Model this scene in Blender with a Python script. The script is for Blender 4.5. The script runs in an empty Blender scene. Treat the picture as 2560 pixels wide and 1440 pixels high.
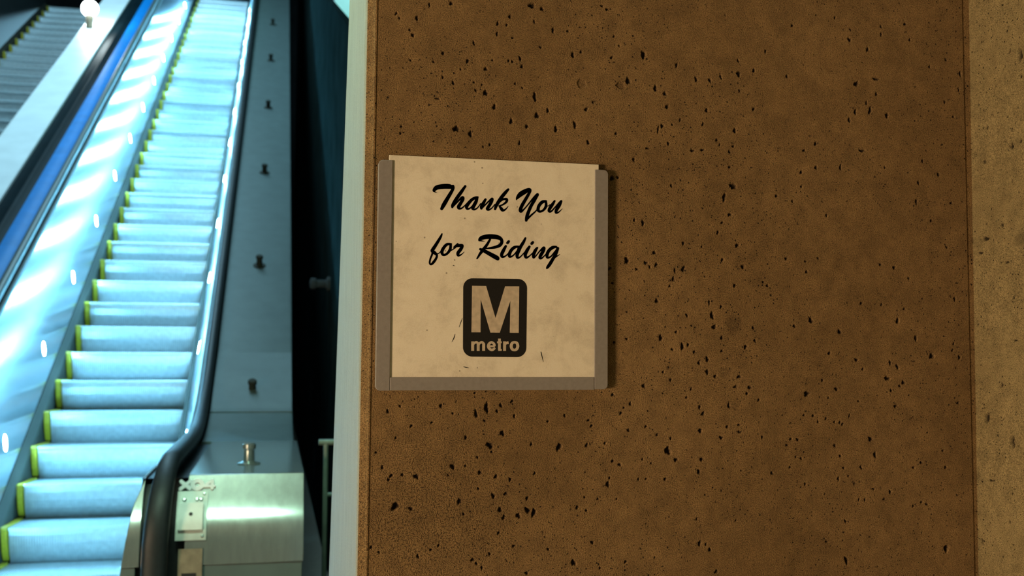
import bpy, math, random
import numpy as np
from mathutils import Vector, Matrix

random.seed(7)
scene = bpy.context.scene
col = scene.collection

# ------------------------------------------------------------------ camera
H = 1.45                       # eye height above the landing floor
T = math.tan(math.radians(30)) # slope of the escalator
F_PX = 2598.0
yaw, pitch, roll = math.radians(12.72), math.radians(3.51), math.radians(0.28)
fwd = Vector((math.sin(yaw)*math.cos(pitch), math.cos(yaw)*math.cos(pitch), math.sin(pitch)))
rt0 = Vector((math.cos(yaw), -math.sin(yaw), 0))
up0 = rt0.cross(fwd)
rt = rt0*math.cos(roll) + up0*math.sin(roll)
up = up0*math.cos(roll) - rt0*math.sin(roll)
cam_d = bpy.data.cameras.new('camera')
cam = bpy.data.objects.new('camera', cam_d)
col.objects.link(cam)
m = Matrix(((rt.x, up.x, -fwd.x, 0), (rt.y, up.y, -fwd.y, 0), (rt.z, up.z, -fwd.z, H), (0, 0, 0, 1)))
cam.matrix_world = m
cam_d.sensor_width = 36
cam_d.lens = F_PX/2560*36
cam_d.clip_start = 0.05
cam_d.dof.use_dof = True
cam_d.dof.focus_distance = 1.63
cam_d.dof.aperture_fstop = 6.0
cam_d.dof.aperture_blades = 0
scene.camera = cam

# ------------------------------------------------------------- world, exposure
w = bpy.data.worlds.new('world'); scene.world = w; w.use_nodes = True
w.node_tree.nodes['Background'].inputs[0].default_value = (0.10, 0.16, 0.17, 1)
w.node_tree.nodes['Background'].inputs[1].default_value = 0.02
vs = scene.view_settings
vs.view_transform = 'Standard'; vs.look = 'None'; vs.gamma = 1; vs.use_curve_mapping = False
vs.exposure = 0.0
scene.cycles.sample_clamp_indirect = 8
scene.cycles.max_bounces = 6
scene.cycles.use_adaptive_sampling = True
scene.cycles.adaptive_threshold = 0.02

# ------------------------------------------------------------- large lights
def area(name, loc, target, sx, sy, power, color, spread=math.pi):
    l = bpy.data.lights.new(name, 'AREA'); l.shape = 'RECTANGLE'; l.size = sx; l.size_y = sy
    l.energy = power; l.color = color; l.spread = spread
    o = bpy.data.objects.new(name, l); col.objects.link(o)
    o.location = (loc[0], loc[1], loc[2]+H)
    d = Vector(target) - Vector(loc)
    o.rotation_euler = d.to_track_quat('-Z', 'Y').to_euler()
    return o
WARM = (1.0, 0.71, 0.45)
area('hall_light', (-4.2, -1.3, -0.45), (0.6, 1.62, 0.1), 0.9, 0.9, 72, WARM, 1.7)
area('shaft_light', (-1.7, 10.0, 8.0), (-2.0, 11.0, 2.5), 2.6, 9.0, 600, (0.42, 0.80, 1.0))

# ---- measured shapes on the wall and the sign: air holes (mm; 0.1 mm radii) and strokes (0.1 mm)
PITS_FRONT = """395,565,49,44 412,561,30,30 261,558,25,33 226,553,16,33 206,530,25,36 173,535,16,29 178,528,14,22 338,531,22,33 353,530,18,20 358,544,26,26 399,539,15,30 431,527,23,41 456,527,17,22 200,502,23,36 195,510,14,25 337,514,18,33 363,509,17,18 299,496,18,36 249,476,22,25 289,466,22,40 319,455,27,31 376,476,24,37 379,463,22,29 465,488,30,45 479,494,19,26 357,471,18,22 363,470,20,22 197,461,14,21 319,416,36,47 334,394,31,44 401,414,30,73 405,384,34,55 423,393,24,37 362,372,26,51 388,365,26,33 437,363,32,48 469,372,23,81 272,355,47,50 295,348,29,54 184,354,16,21 183,343,18,19 303,419,18,25 313,429,18,16 300,432,16,18 376,337,20,31 327,332,15,25 489,399,23,30 492,344,23,33 266,429,22,29 241,402,36,18 410,497,22,18 316,328,15,18 278,452,16,16 249,437,16,25 234,461,18,16 330,470,15,16 368,434,17,18 380,428,17,16 480,441,-69,67 588,497,47,63 561,451,37,67 548,442,-65,58 609,441,33,50 626,433,28,36 647,483,19,50 682,461,22,55 707,461,27,34 727,468,19,46 759,498,17,32 760,475,39,46 788,483,27,30 810,518,22,26 850,477,20,26 630,411,28,41 701,409,31,32 621,378,26,41 614,372,17,63 639,381,17,18 653,390,14,32 694,385,19,32 752,377,29,46 719,359,22,27 724,351,17,21 632,349,24,27 488,398,23,29 492,344,27,33 540,361,19,27 571,319,21,40 532,488,21,25 500,411,18,20 533,286,37,40 543,288,28,22 749,282,63,41 675,339,38,23 693,341,34,20 787,416,25,30 749,350,22,23 742,340,24,27 742,314,24,23 637,278,21,25 595,339,33,18 524,569,28,23 515,574,23,20 536,524,16,23 545,509,14,18 761,446,15,30 983,472,44,47 1021,483,63,24 1009,426,34,62 980,422,28,43 968,407,23,52 1042,419,37,43 1006,535,26,43 971,550,41,33 1033,578,16,34 1033,564,21,34 1002,439,21,33 1022,456,31,26 992,354,52,28 950,323,23,47 875,311,25,32 903,320,30,28 903,362,30,33 881,349,28,23 1129,512,22,27 1162,527,19,34 1158,450,22,27 1175,424,19,24 1081,586,32,22 1191,503,22,59 1187,474,19,39 1111,341,16,38 1036,326,21,19 1142,318,21,43 943,587,18,24 973,568,23,21 1090,558,19,27 861,567,30,19 849,477,18,23 875,286,25,18 1102,302,21,38 559,151,45,48 732,262,34,69 747,281,53,39 587,214,30,43 658,139,33,46 607,165,28,34 592,148,33,26 610,145,23,38 576,137,23,21 599,141,20,22 643,136,18,39 640,122,20,48 634,110,20,22 611,85,30,36 618,24,35,52 656,10,38,53 666,13,23,29 709,62,34,63 713,43,36,43 725,77,23,27 704,84,21,36 749,47,-157,170 755,181,34,34 765,145,29,39 728,156,23,34 742,233,34,29 728,219,26,20 720,202,23,34 700,-11,28,48 700,-32,28,43 714,-39,26,26 677,1,26,24 638,5,23,21 769,10,31,36 786,21,24,24 783,42,21,27 750,113,26,34 810,114,24,25 802,120,19,20 828,268,24,25 845,161,24,22 859,46,24,22 664,62,23,29 588,-55,27,33 559,22,22,21 537,16,22,21 529,137,22,33 534,113,22,24 658,182,23,31 726,25,26,29 645,34,25,19 622,-32,20,19 732,-32,-130,96 757,-40,37,29 750,-57,31,24 776,-58,31,24 691,177,18,17 572,218,20,24 726,3,21,24 685,-17,23,29 635,-45,20,28 1097,268,28,44 890,56,42,43 944,37,32,43 924,0,26,29 859,46,26,26 986,87,24,24 1056,57,35,44 1024,155,27,22 1051,150,27,37 1091,27,27,53 1122,-4,44,54 1040,-16,22,48 1054,-23,30,43 1034,-43,54,36 1065,-50,30,39 1170,97,28,32 1177,-6,33,34 975,-11,40,24 1156,189,25,22 1126,235,22,25 845,161,26,24 883,139,23,29 881,157,18,19 905,163,18,19 922,238,24,22 858,260,21,22 1079,132,19,22 910,-46,23,24 937,-61,31,24 1069,78,22,19 1025,85,19,24 1163,6,22,20 1166,18,19,27 987,-27,19,24 1167,268,25,22 184,-239,56,61 326,-89,43,71 309,-98,30,59 332,-148,52,50 352,-129,39,42 349,-85,22,38 343,-94,24,23 273,-180,36,43 316,-190,26,35 342,-197,30,29 365,-202,24,27 284,-234,30,50 349,-249,37,35 355,-261,26,37 379,-259,35,46 394,-251,44,46 404,-255,39,63 445,-152,40,68 470,-336,40,50 399,-147,22,25 338,-227,26,46 358,-224,28,25 393,-232,24,29 216,-194,37,41 177,-192,27,27 194,-191,21,25 173,-198,21,24 163,-179,21,29 207,-116,21,23 183,-134,17,18 293,-135,23,27 253,-85,25,29 170,-93,16,41 189,-85,19,19 272,-97,17,19 323,-109,19,19 371,-102,20,30 367,-79,22,25 208,-243,41,24 153,-156,18,18 333,-317,21,23 306,-325,30,27 312,-331,21,21 220,-316,19,33 240,-307,19,22 160,-308,18,18 252,-301,17,22 454,-102,18,26 405,-193,20,25 372,-306,30,21 428,-313,20,21 347,-285,19,29 476,-249,20,27 148,-300,20,28 393,-349,30,23 321,-338,17,33 291,-254,19,21 314,-215,19,19 293,-179,17,19 312,-166,19,19 335,-158,17,21 239,-111,21,17 266,-193,15,17 426,-111,18,19 307,-65,15,19 630,-161,58,61 644,-176,35,30 565,-84,25,26 549,-99,25,24 554,-90,18,17 689,-176,31,33 684,-196,31,31 527,-213,27,56 530,-203,20,19 724,-141,29,31 738,-88,26,40 692,-101,33,31 686,-90,24,35 687,-129,38,31 771,-68,22,31 792,-79,22,25 735,-123,22,29 775,-58,29,27 589,-55,23,30 535,-176,23,26 547,-182,27,26 562,-127,18,30 522,-147,23,19 491,-150,22,34 494,-110,22,21 635,-141,21,22 586,-174,16,19 601,-181,16,15 611,-135,19,20 625,-207,28,22 685,-313,30,43 696,-315,16,28 703,-324,31,28 501,-305,27,27 557,-338,23,23 714,-360,31,28 514,-346,18,19 475,-249,20,30 491,-254,22,19 815,-201,27,24 848,-192,20,20 798,-141,22,24 850,-145,22,22 843,-155,27,18 592,-206,21,15 579,-206,16,24 757,-132,34,20 756,-120,24,20 663,-74,24,18 535,-69,23,28 499,-119,20,26 592,-121,21,22 542,-237,16,15 510,-236,20,17 680,-273,16,20 607,-333,14,15 749,-278,14,17 488,-233,16,17 671,-60,16,26 751,-56,22,22 881,-69,60,41 936,-61,35,27 1000,-147,38,48 1008,-174,33,46 892,-106,22,25 947,-121,23,23 942,-118,20,23 932,-117,20,20 916,-111,18,25 901,-116,15,29 875,-105,22,18 932,-157,25,25 942,-175,20,27 938,-213,23,27 957,-209,20,18 948,-195,23,20 981,-195,23,29 1036,-238,23,39 1024,-250,26,20 876,-221,22,22 869,-178,22,22 859,-175,17,18 950,-285,20,29 951,-351,40,58 1143,-338,47,64 1145,-198,32,23 1172,-86,24,26 1049,-91,36,25 1080,-263,18,27 1096,-257,21,21 1106,-261,23,21 987,-250,15,27 976,-249,15,27 1004,-232,25,18 1058,-56,23,23 1041,-64,23,28 1097,-189,31,21 1082,-197,23,21 968,-222,20,18 960,-107,15,32 921,-76,18,18 863,-146,30,22 1140,-169,29,16 914,-318,22,18 978,-82,20,16"""
PITS_RIGHT = """1520,95,34,21 1534,156,48,21 1604,66,26,22 1602,178,67,22 1554,-53,42,43 1518,23,47,21 1545,221,45,33 1588,202,88,39 1500,193,-145,130 1594,-112,70,120 1530,-147,72,89 1554,-54,37,25 1611,-326,35,51 1540,-281,26,27 1585,-218,62,18 1518,516,30,46 1493,503,64,104 1492,466,35,36 1530,494,27,25 1579,397,39,42 1518,353,65,50 1495,358,29,36 1516,382,26,23 1526,405,26,18 1588,339,32,47 1518,293,20,27"""
LINE_ONE = """2420,2495,4 2387,2503,15 2365,2521,37 2383,2551,62 2425,2580,73 2524,2598,80 2613,2600,78 2663,2584,51|2668,2607,49 2671,2568,47 2636,2500,53 2581,2404,60 2527,2309,64 2492,2241,49|2867,2615,38 2813,2535,51 2758,2455,56 2703,2370,56 2668,2303,51 2662,2272,36|2676,2281,16 2726,2338,20 2781,2401,31 2823,2432,49 2831,2406,49 2798,2346,53 2762,2284,56 2771,2257,40 2810,2261,27 2860,2304,18 2899,2350,13|3071,2448,29 3027,2435,45 2971,2400,49 2918,2339,54 2889,2283,51 2910,2253,34 2961,2280,22 3016,2348,22 3060,2411,31|3060,2437,43 3040,2372,54 3003,2301,56 2989,2264,47 3019,2249,31 3067,2278,20 3117,2347,16|3195,2416,38 3160,2354,52 3131,2297,52 3129,2269,40|3134,2264,16 3201,2339,23 3257,2396,27 3302,2428,45 3291,2381,52 3250,2310,54 3224,2267,47 3247,2251,32 3298,2281,20 3348,2344,16|3565,2592,36 3523,2544,52 3466,2474,57 3410,2391,57 3371,2322,52 3351,2266,38|3365,2305,14 3421,2374,16 3483,2427,32 3538,2431,43 3535,2390,39 3478,2343,27 3422,2321,23|3416,2321,23 3454,2275,52 3476,2251,43 3518,2266,25 3565,2318,9|3697,2424,7 3717,2466,50 3768,2522,78 3842,2569,76 3905,2603,53 3928,2586,41 3899,2527,48 3843,2429,53 3788,2332,55 3765,2266,57 3780,2242,39 3832,2288,23 3900,2369,23 3980,2468,30 4037,2521,46|4047,2527,51 3992,2427,53 3935,2326,53 3892,2223,55 3872,2155,57 3862,2101,44|3867,2105,23 3935,2180,30 4010,2248,23 4061,2308,16|4188,2423,39 4128,2409,53 4075,2351,53 4057,2285,53 4084,2252,39 4142,2275,37 4186,2335,46 4190,2397,42|4182,2357,16 4217,2345,14 4257,2371,14|4333,2433,33 4294,2372,51 4248,2301,53 4240,2263,42 4275,2261,28 4339,2329,23 4402,2399,28 4437,2429,40|4443,2434,40 4411,2365,54 4362,2285,53 4356,2242,35 4397,2252,23 4462,2311,7"""
LINE_TWO = """2500,1844,22 2482,1799,37 2444,1732,46 2400,1659,51 2359,1595,55 2352,1568,55 2388,1541,53 2422,1506,37 2411,1455,37 2370,1393,42 2332,1357,28 2311,1383,28 2321,1447,28 2345,1508,29 2357,1557,33|2402,1528,22 2451,1535,15 2505,1594,15|2648,1688,31 2582,1681,44 2531,1627,49 2502,1561,51 2523,1514,40 2578,1530,38 2630,1597,46 2641,1669,40|2644,1586,18 2682,1607,18 2715,1643,22|2704,1637,44 2753,1694,29|2726,1660,44 2787,1669,49 2825,1666,49 2804,1613,53 2760,1551,53 2764,1510,38 2810,1525,20 2859,1570,7|3188,1745,4 3121,1754,22 3096,1759,29 3126,1793,63 3199,1817,74 3300,1825,77 3402,1815,70 3456,1780,54 3461,1730,52 3425,1685,52 3346,1655,45 3257,1639,29 3184,1628,11|3273,1780,34 3225,1696,43 3167,1617,52 3117,1552,43 3087,1504,31 3065,1470,25|3116,1619,40 3178,1594,56 3268,1548,65 3347,1507,72 3390,1484,70 3399,1473,56|3529,1679,39 3491,1609,54 3462,1541,54 3477,1506,41 3528,1523,23 3593,1591,14|3556,1730,45 3577,1756,43|3737,1680,30 3669,1662,50 3616,1612,52 3587,1545,54 3598,1509,36 3653,1535,23 3715,1609,23 3737,1660,32|3851,1817,32 3817,1749,48 3775,1681,52 3743,1615,55 3716,1548,55 3721,1500,41 3767,1513,23 3835,1587,16|3917,1681,41 3878,1619,55 3849,1551,55 3864,1505,41 3915,1528,23 3983,1594,16|3953,1730,46 3974,1753,44|4046,1666,34 4013,1620,53 3986,1555,53 3986,1510,41 4020,1531,21 4087,1613,23 4153,1669,46 4149,1626,53 4110,1558,55 4087,1510,44 4112,1496,30 4167,1542,18 4213,1600,16|4361,1690,35 4300,1677,53 4239,1626,53 4209,1560,53 4216,1513,39 4271,1531,25 4340,1609,28 4381,1649,42|4387,1668,49 4354,1575,53 4306,1493,53 4260,1416,55 4221,1361,48 4205,1339,25|4317,1496,16 4369,1536,19 4424,1571,7"""
BIG_M = """2988,1036 3215,1037 3369,532 3521,1037 3753,1041 3748,298 3601,299 3609,810 3439,298 3288,299 3129,824 3129,303 2983,302"""
WORDMARK = """3005,160,47 3005,11,47|3093,128,47 3094,11,47|3181,128,47 3181,12,47|3016,108,23 3035,136,36 3063,146,38 3086,134,38 3095,115,38|3104,109,24 3123,136,36 3150,147,39 3174,134,39 3183,115,39|3258,84,32 3361,85,32|3357,83,37 3346,123,41 3307,147,39 3271,127,43 3256,87,47 3271,49,43 3308,28,41 3342,39,39 3364,62,30|3434,206,45 3434,29,45|3395,148,30 3471,149,30|3415,26,30 3472,29,30|3518,164,48 3518,13,48|3528,109,26 3544,135,39 3583,145,46|3680,150,41 3667,149,41 3640,135,46 3625,91,50 3640,43,46 3678,28,41 3716,44,46 3732,89,50 3719,135,46 3692,149,41 3679,150,41"""
SCRATCHES = """2837,526,5 2811,452,10 2785,378,5|2723,273,6 2705,211,13 2671,146,4|4112,3,11 4126,-55,13 4152,-156,5|2857,-237,4 2902,-248,13 2946,-256,6|3077,-242,4 3083,-263,9|2677,1346,4 2690,1352,9 2706,1341,4"""
# ---------------------------------------------------------------- helpers
class MB:
    def __init__(s): s.v = []; s.f = []
    def add(s, vs, fs):
        b = len(s.v); s.v += [tuple(p) for p in vs]; s.f += [tuple(i+b for i in f) for f in fs]
        return s
    def box(s, x0, x1, y0, y1, z0, z1):
        v = [(x, y, z) for x in (x0, x1) for y in (y0, y1) for z in (z0, z1)]
        return s.add(v, [(0,1,3,2), (4,6,7,5), (0,4,5,1), (2,3,7,6), (0,2,6,4), (1,5,7,3)])
    def loft(s, rings, cap=True, closed=True):
        n = len(rings[0]); vs = [p for r in rings for p in r]; fs = []
        m = n if closed else n-1
        for i in range(len(rings)-1):
            for j in range(m):
                a, b = i*n+j, i*n+(j+1) % n
                fs.append((a, b, b+n, a+n))
        if cap and closed:
            fs.append(tuple(range(n-1, -1, -1))); o = (len(rings)-1)*n
            fs.append(tuple(o+i for i in range(n)))
        return s.add(vs, fs)
    def tube(s, path, r, n=12, flat=1.0, cap=True):
        P = [Vector(p) for p in path]; rings = []
        prev = None
        for i, p in enumerate(P):
            t = (P[min(i+1, len(P)-1)] - P[max(i-1, 0)]).normalized()
            if prev is None:
                a = Vector((0, 0, 1)) if abs(t.z) < .9 else Vector((1, 0, 0))
                u = t.cross(a).normalized()
            else:
                u = (prev - t*prev.dot(t)).normalized()
            prev = u; q = t.cross(u)
            rr = r[i] if isinstance(r, (list, tuple)) else r
            rings.append([p + u*(rr*math.cos(2*math.pi*k/n)) + q*(rr*flat*math.sin(2*math.pi*k/n)) for k in range(n)])
        return s.loft(rings, cap)
    def lathe(s, base, axis, prof, n=24):
        ax = Vector(axis).normalized()
        a = Vector((0, 0, 1)) if abs(ax.z) < .9 else Vector((1, 0, 0))
        u = ax.cross(a).normalized(); q = ax.cross(u); b = Vector(base)
        rings = [[b + ax*h + u*(r*math.cos(2*math.pi*k/n)) + q*(r*math.sin(2*math.pi*k/n)) for k in range(n)] for r, h in prof]
        return s.loft(rings)

def fix_normals(me):
    import bmesh
    bm = bmesh.new(); bm.from_mesh(me); bmesh.ops.recalc_face_normals(bm, faces=bm.faces[:]); bm.to_mesh(me); bm.free()

def link(name, me, mat, parent=None, loc=None, smooth=None, bevel=0, seg=2):
    o = bpy.data.objects.new(name, me); col.objects.link(o)
    if mat and not me.materials: me.materials.append(mat)
    if parent: o.parent = parent
    if loc: o.location = loc
    if smooth is not None:
        me.polygons.foreach_set('use_smooth', [True]*len(me.polygons))
        if smooth < 3: me.set_sharp_from_angle(angle=smooth)
    if bevel:
        b = o.modifiers.new('bevel', 'BEVEL'); b.width = bevel; b.segments = seg; b.limit_method = 'ANGLE'
    return o

def part(name, mb, mat, parent=None, smooth=0.6, bevel=0, seg=2, org=None, recalc=True, label=None):
    """mb holds points relative to the eye; org = world position of the top-level thing."""
    me = bpy.data.meshes.new(name)
    o3 = org or (0, 0, 0)
    me.from_pydata([(p[0]-o3[0], p[1]-o3[1], p[2]+H-o3[2]) for p in mb.v], [], mb.f)
    if recalc: fix_normals(me)
    me.update()
    o = link(name, me, mat, parent, None, smooth, bevel, seg)
    if label: o['label'] = label
    return o

def tag(o, label=None, cat=None, group=None, kind=None):
    if label: o['label'] = label
    if cat: o['category'] = cat
    if group: o['group'] = group
    if kind: o['kind'] = kind
    return o

def empty(name, loc, label, cat, group=None):
    o = bpy.data.objects.new(name, None); col.objects.link(o)
    o.location = loc; o.empty_display_size = 0.1
    return tag(o, label, cat, group)

# -------------------------------------------------------------- materials
def new_mat(name):
    mt = bpy.data.materials.new(name); mt.use_nodes = True
    nt = mt.node_tree; return mt, nt, nt.nodes['Principled BSDF']
def nd(nt, t, **kw):
    n = nt.nodes.new(t)
    for k, v in kw.items():
        if hasattr(n, k): setattr(n, k, v)
        else: n.inputs[k].default_value = v
    return n
def ramp(nt, fac, stops):
    r = nt.nodes.new('ShaderNodeValToRGB'); nt.links.new(fac, r.inputs[0])
    e = r.color_ramp.elements
    while len(e) < len(stops): e.new(0.5)
    for i, (p, c) in enumerate(stops): e[i].position = p; e[i].color = tuple(c)+(1,) if len(c) == 3 else c
    return r.outputs[0]
def mixc(nt, fac, a, b, mode='MIX'):
    n = nt.nodes.new('ShaderNodeMix'); n.data_type = 'RGBA'; n.blend_type = mode
    for s, v in ((0, fac), (6, a), (7, b)):
        if hasattr(v, 'is_output'): nt.links.new(v, n.inputs[s])
        elif isinstance(v, tuple): n.inputs[s].default_value = v+(1,) if len(v) == 3 else v
        else: n.inputs[s].default_value = v
    return n.outputs[2]
def mth(nt, op, a, b=0.0, c=None, clamp=False):
    n = nt.nodes.new('ShaderNodeMath'); n.operation = op; n.use_clamp = clamp
    for i, v in enumerate((a, b, c)):
        if v is None: continue
        if hasattr(v, 'is_output'): nt.links.new(v, n.inputs[i])
        else: n.inputs[i].default_value = v
    return n.outputs[0]
def noise(nt, vec, scale, detail=4, rough=.5, dist=0):
    n = nd(nt, 'ShaderNodeTexNoise'); n.inputs['Scale'].default_value = scale
    n.inputs['Detail'].default_value = detail; n.inputs['Roughness'].default_value = rough; n.inputs['Distortion'].default_value = dist
    nt.links.new(vec, n.inputs['Vector']); return n.outputs['Fac']

def simple(name, color, rough=.5, metal=0.0, spec=.5, var=.12, scale=25, bump=0.0, bscale=300):
    mt, nt, b = new_mat(name)
    tc = nd(nt, 'ShaderNodeTexCoord').outputs['Object']
    f = noise(nt, tc, scale, 5)
    c0 = tuple(max(0, c*(1-var)) for c in color); c1 = tuple(min(1, c*(1+var)) for c in color)
    nt.links.new(ramp(nt, f, [(.3, c0), (.7, c1)]), b.inputs['Base Color'])
    b.inputs['Roughness'].default_value = rough; b.inputs['Metallic'].default_value = metal
    b.inputs['Specular IOR Level'].default_value = spec
    if bump:
        bp = nd(nt, 'ShaderNodeBump'); bp.inputs['Strength'].default_value = bump; bp.inputs['Distance'].default_value = .001
        nt.links.new(noise(nt, tc, bscale, 3), bp.inputs['Height']); nt.links.new(bp.outputs[0], b.inputs['Normal'])
    return mt

def brushed(name, color, rough, aniso=0.0, tangent=None, streak=(1, 1, 1), amount=.1, metal=1.0):
    mt, nt, b = new_mat(name)
    tc = nd(nt, 'ShaderNodeTexCoord').outputs['Object']
    mp = nd(nt, 'ShaderNodeMapping'); mp.inputs['Scale'].default_value = streak
    nt.links.new(tc, mp.inputs['Vector'])
    f = noise(nt, mp.outputs[0], 1.0, 5, .6)
    c0 = tuple(c*(1-amount) for c in color); c1 = tuple(min(1, c*(1+amount)) for c in color)
    nt.links.new(ramp(nt, f, [(.3, c0), (.7, c1)]), b.inputs['Base Color'])
    r = nd(nt, 'ShaderNodeMapRange'); r.inputs['To Min'].default_value = rough*.8; r.inputs['To Max'].default_value = rough*1.2
    nt.links.new(f, r.inputs['Value']); nt.links.new(r.outputs[0], b.inputs['Roughness'])
    b.inputs['Metallic'].default_value = metal
    b.inputs['Anisotropic'].default_value = aniso
    if tangent:
        cx = nd(nt, 'ShaderNodeCombineXYZ')
        for i in range(3): cx.inputs[i].default_value = tangent[i]
        nt.links.new(cx.outputs[0], b.inputs['Tangent'])
    return mt

def glow(name, color, strength):
    mt, nt, b = new_mat(name)
    b.inputs['Base Color'].default_value = (.8, .8, .8, 1)
    b.inputs['Emission Color'].default_value = color+(1,)
    b.inputs['Emission Strength'].default_value = strength
    return mt

def concrete(name, ca, cb, pits=True, rough_area=None, grain=1.0, tint=None):
    mt, nt, b = new_mat(name)
    tc = nd(nt, 'ShaderNodeTexCoord').outputs['Object']
    big = noise(nt, tc, 3.2, 6, .6, .4)
    c = ramp(nt, big, [(.28, ca), (.5, tuple((x+y)/2 for x, y in zip(ca, cb))), (.72, cb)])
    mid = noise(nt, tc, 38, 5, .65)
    c = mixc(nt, .55, c, ramp(nt, mid, [(.3, (.30, .30, .30)), (.7, (.70, .70, .70))]), 'OVERLAY')
    fine = noise(nt, tc, 600, 2, .7)
    c = mixc(nt, .75*grain, c, ramp(nt, fine, [(.34, (.12, .12, .12)), (.68, (.86, .86, .86))]), 'OVERLAY')
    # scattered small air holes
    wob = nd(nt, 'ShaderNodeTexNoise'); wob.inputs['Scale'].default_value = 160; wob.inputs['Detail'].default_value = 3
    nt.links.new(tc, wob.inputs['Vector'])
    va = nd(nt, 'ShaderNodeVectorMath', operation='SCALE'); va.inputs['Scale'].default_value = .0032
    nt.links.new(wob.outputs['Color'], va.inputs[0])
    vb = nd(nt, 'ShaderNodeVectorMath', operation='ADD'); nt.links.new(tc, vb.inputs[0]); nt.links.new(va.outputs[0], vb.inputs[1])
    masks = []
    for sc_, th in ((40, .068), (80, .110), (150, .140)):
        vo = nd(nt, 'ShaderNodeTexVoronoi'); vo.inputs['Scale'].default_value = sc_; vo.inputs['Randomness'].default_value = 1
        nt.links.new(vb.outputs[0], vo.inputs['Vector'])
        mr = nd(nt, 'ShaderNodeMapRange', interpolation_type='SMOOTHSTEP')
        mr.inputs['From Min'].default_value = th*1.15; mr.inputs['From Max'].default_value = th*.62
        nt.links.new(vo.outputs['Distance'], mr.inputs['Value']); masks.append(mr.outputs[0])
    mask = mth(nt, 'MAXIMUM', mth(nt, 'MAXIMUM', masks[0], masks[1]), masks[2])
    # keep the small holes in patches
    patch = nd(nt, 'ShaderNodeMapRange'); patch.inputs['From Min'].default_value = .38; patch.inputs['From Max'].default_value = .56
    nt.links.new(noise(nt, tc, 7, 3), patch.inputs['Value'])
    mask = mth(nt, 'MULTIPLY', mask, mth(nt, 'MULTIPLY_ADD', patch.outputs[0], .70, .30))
    if rough_area:
        # a honeycombed patch of coarse, gritty concrete
        vs_ = nd(nt, 'ShaderNodeVectorMath', operation='DISTANCE'); nt.links.new(tc, vs_.inputs[0]); vs_.inputs[1].default_value = rough_area[:3]
        ar = nd(nt, 'ShaderNodeMapRange', interpolation_type='SMOOTHSTEP')
        ar.inputs['From Min'].default_value = rough_area[3]; ar.inputs['From Max'].default_value = rough_area[3]*.25
        nt.links.new(mth(nt, 'ADD', vs_.outputs['Value'], mth(nt, 'MULTIPLY', mth(nt, 'SUBTRACT', noise(nt, tc, 14, 4), .5), .16)), ar.inputs['Value'])
        gr = nd(nt, 'ShaderNodeMapRange', interpolation_type='SMOOTHSTEP'); gr.inputs['From Min'].default_value = .49; gr.inputs['From Max'].default_value = .36
        nt.links.new(noise(nt, tc, 300, 2, .6), gr.inputs['Value'])
        mask = mth(nt, 'MAXIMUM', mask, mth(nt, 'MULTIPLY', mth(nt, 'MULTIPLY', ar.outputs[0], gr.outputs[0]), .36))
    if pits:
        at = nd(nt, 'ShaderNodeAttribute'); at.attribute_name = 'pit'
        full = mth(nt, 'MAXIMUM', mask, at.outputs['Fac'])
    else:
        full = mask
    c = mixc(nt, mth(nt, 'MULTIPLY', full, .93), c, (.010, .0065, .004))  # holes coloured near-black: their inner shade and grime put into the colour
    nt.links.new(c, b.inputs['Base Color'])
    b.inputs['Roughness'].default_value = .9; b.inputs['Specular IOR Level'].default_value = .2
    hgt = mth(nt, 'ADD', mth(nt, 'MULTIPLY', fine, .9*grain), mth(nt, 'MULTIPLY', mid, .5))
    hgt = mth(nt, 'SUBTRACT', hgt, mth(nt, 'MULTIPLY', mask, 1.6))
    bp = nd(nt, 'ShaderNodeBump'); bp.inputs['Strength'].default_value = .9; bp.inputs['Distance'].default_value = .0016
    nt.links.new(hgt, bp.inputs['Height']); nt.links.new(bp.outputs[0], b.inputs['Normal'])
    return mt

M = {}
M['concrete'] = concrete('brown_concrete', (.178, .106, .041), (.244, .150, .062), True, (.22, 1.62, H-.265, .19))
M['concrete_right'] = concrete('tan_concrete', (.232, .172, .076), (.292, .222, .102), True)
M['dark_concrete'] = concrete('grey_concrete', (.030, .036, .036), (.05, .056, .056), False, None, .5)
M['shaft'] = simple('near_black_concrete', (.010, .017, .016), 1.0, 0, 0.0, .3, 3)  # near-black base tone for the shaft wall
M['ceil'] = simple('pale_ceiling', (.42, .42, .38), .8)
M['floor'] = simple('floor_tile', (.42, .36, .28), .6, bump=.3)
M['steel_up'] = brushed('brushed_steel', (.74, .80, .84), .22, .95, (0, .866, .5), (60, 2, 60), .06)
M['steel'] = brushed('satin_steel', (.38, .42, .40), .17, 0, None, (40, 40, 2), .10, .6)
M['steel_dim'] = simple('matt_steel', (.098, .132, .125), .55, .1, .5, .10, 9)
M['alu'] = simple('step_aluminium', (.66, .72, .74), .34, .65, .5, .12, 30)
M['yellow'] = simple('yellow_paint', (.42, .35, .02), .5, 0, .5, .10, 60)
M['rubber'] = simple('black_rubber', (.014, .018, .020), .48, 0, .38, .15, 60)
M['rubber_lit'] = simple('lit_black_rubber', (.09, .12, .12), .42, 0, .6, .15, 60)  # lighter copy of the black rubber, lamp light put into the colour
M['brush'] = simple('skirt_brush_bristle', (.028, .030, .022), .8, 0, .3, .3, 200)
M['blue'] = simple('blue_reflection', (.001, .21, .62), .5, 0, .25, .10, 8)  # blue light reflected by the steel deck, put into the base colour
M['cover'] = simple('dark_cover', (.005, .013, .017), .5, 0, .05, .2, 8)
M['white'] = simple('white_enamel', (.80, .82, .83), .45, 0, .5, .06, 5)
M['led'] = glow('cold_led', (.215, .665, 1.0), 1900)
M['tube'] = glow('fluorescent_tube', (.60, 1.0, .72), 190)
M['globe'] = glow('lit_globe', (.80, .97, 1.0), 60)
M['lamp_white'] = simple('white_lamp_body', (.7, .7, .68), .5)
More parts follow.
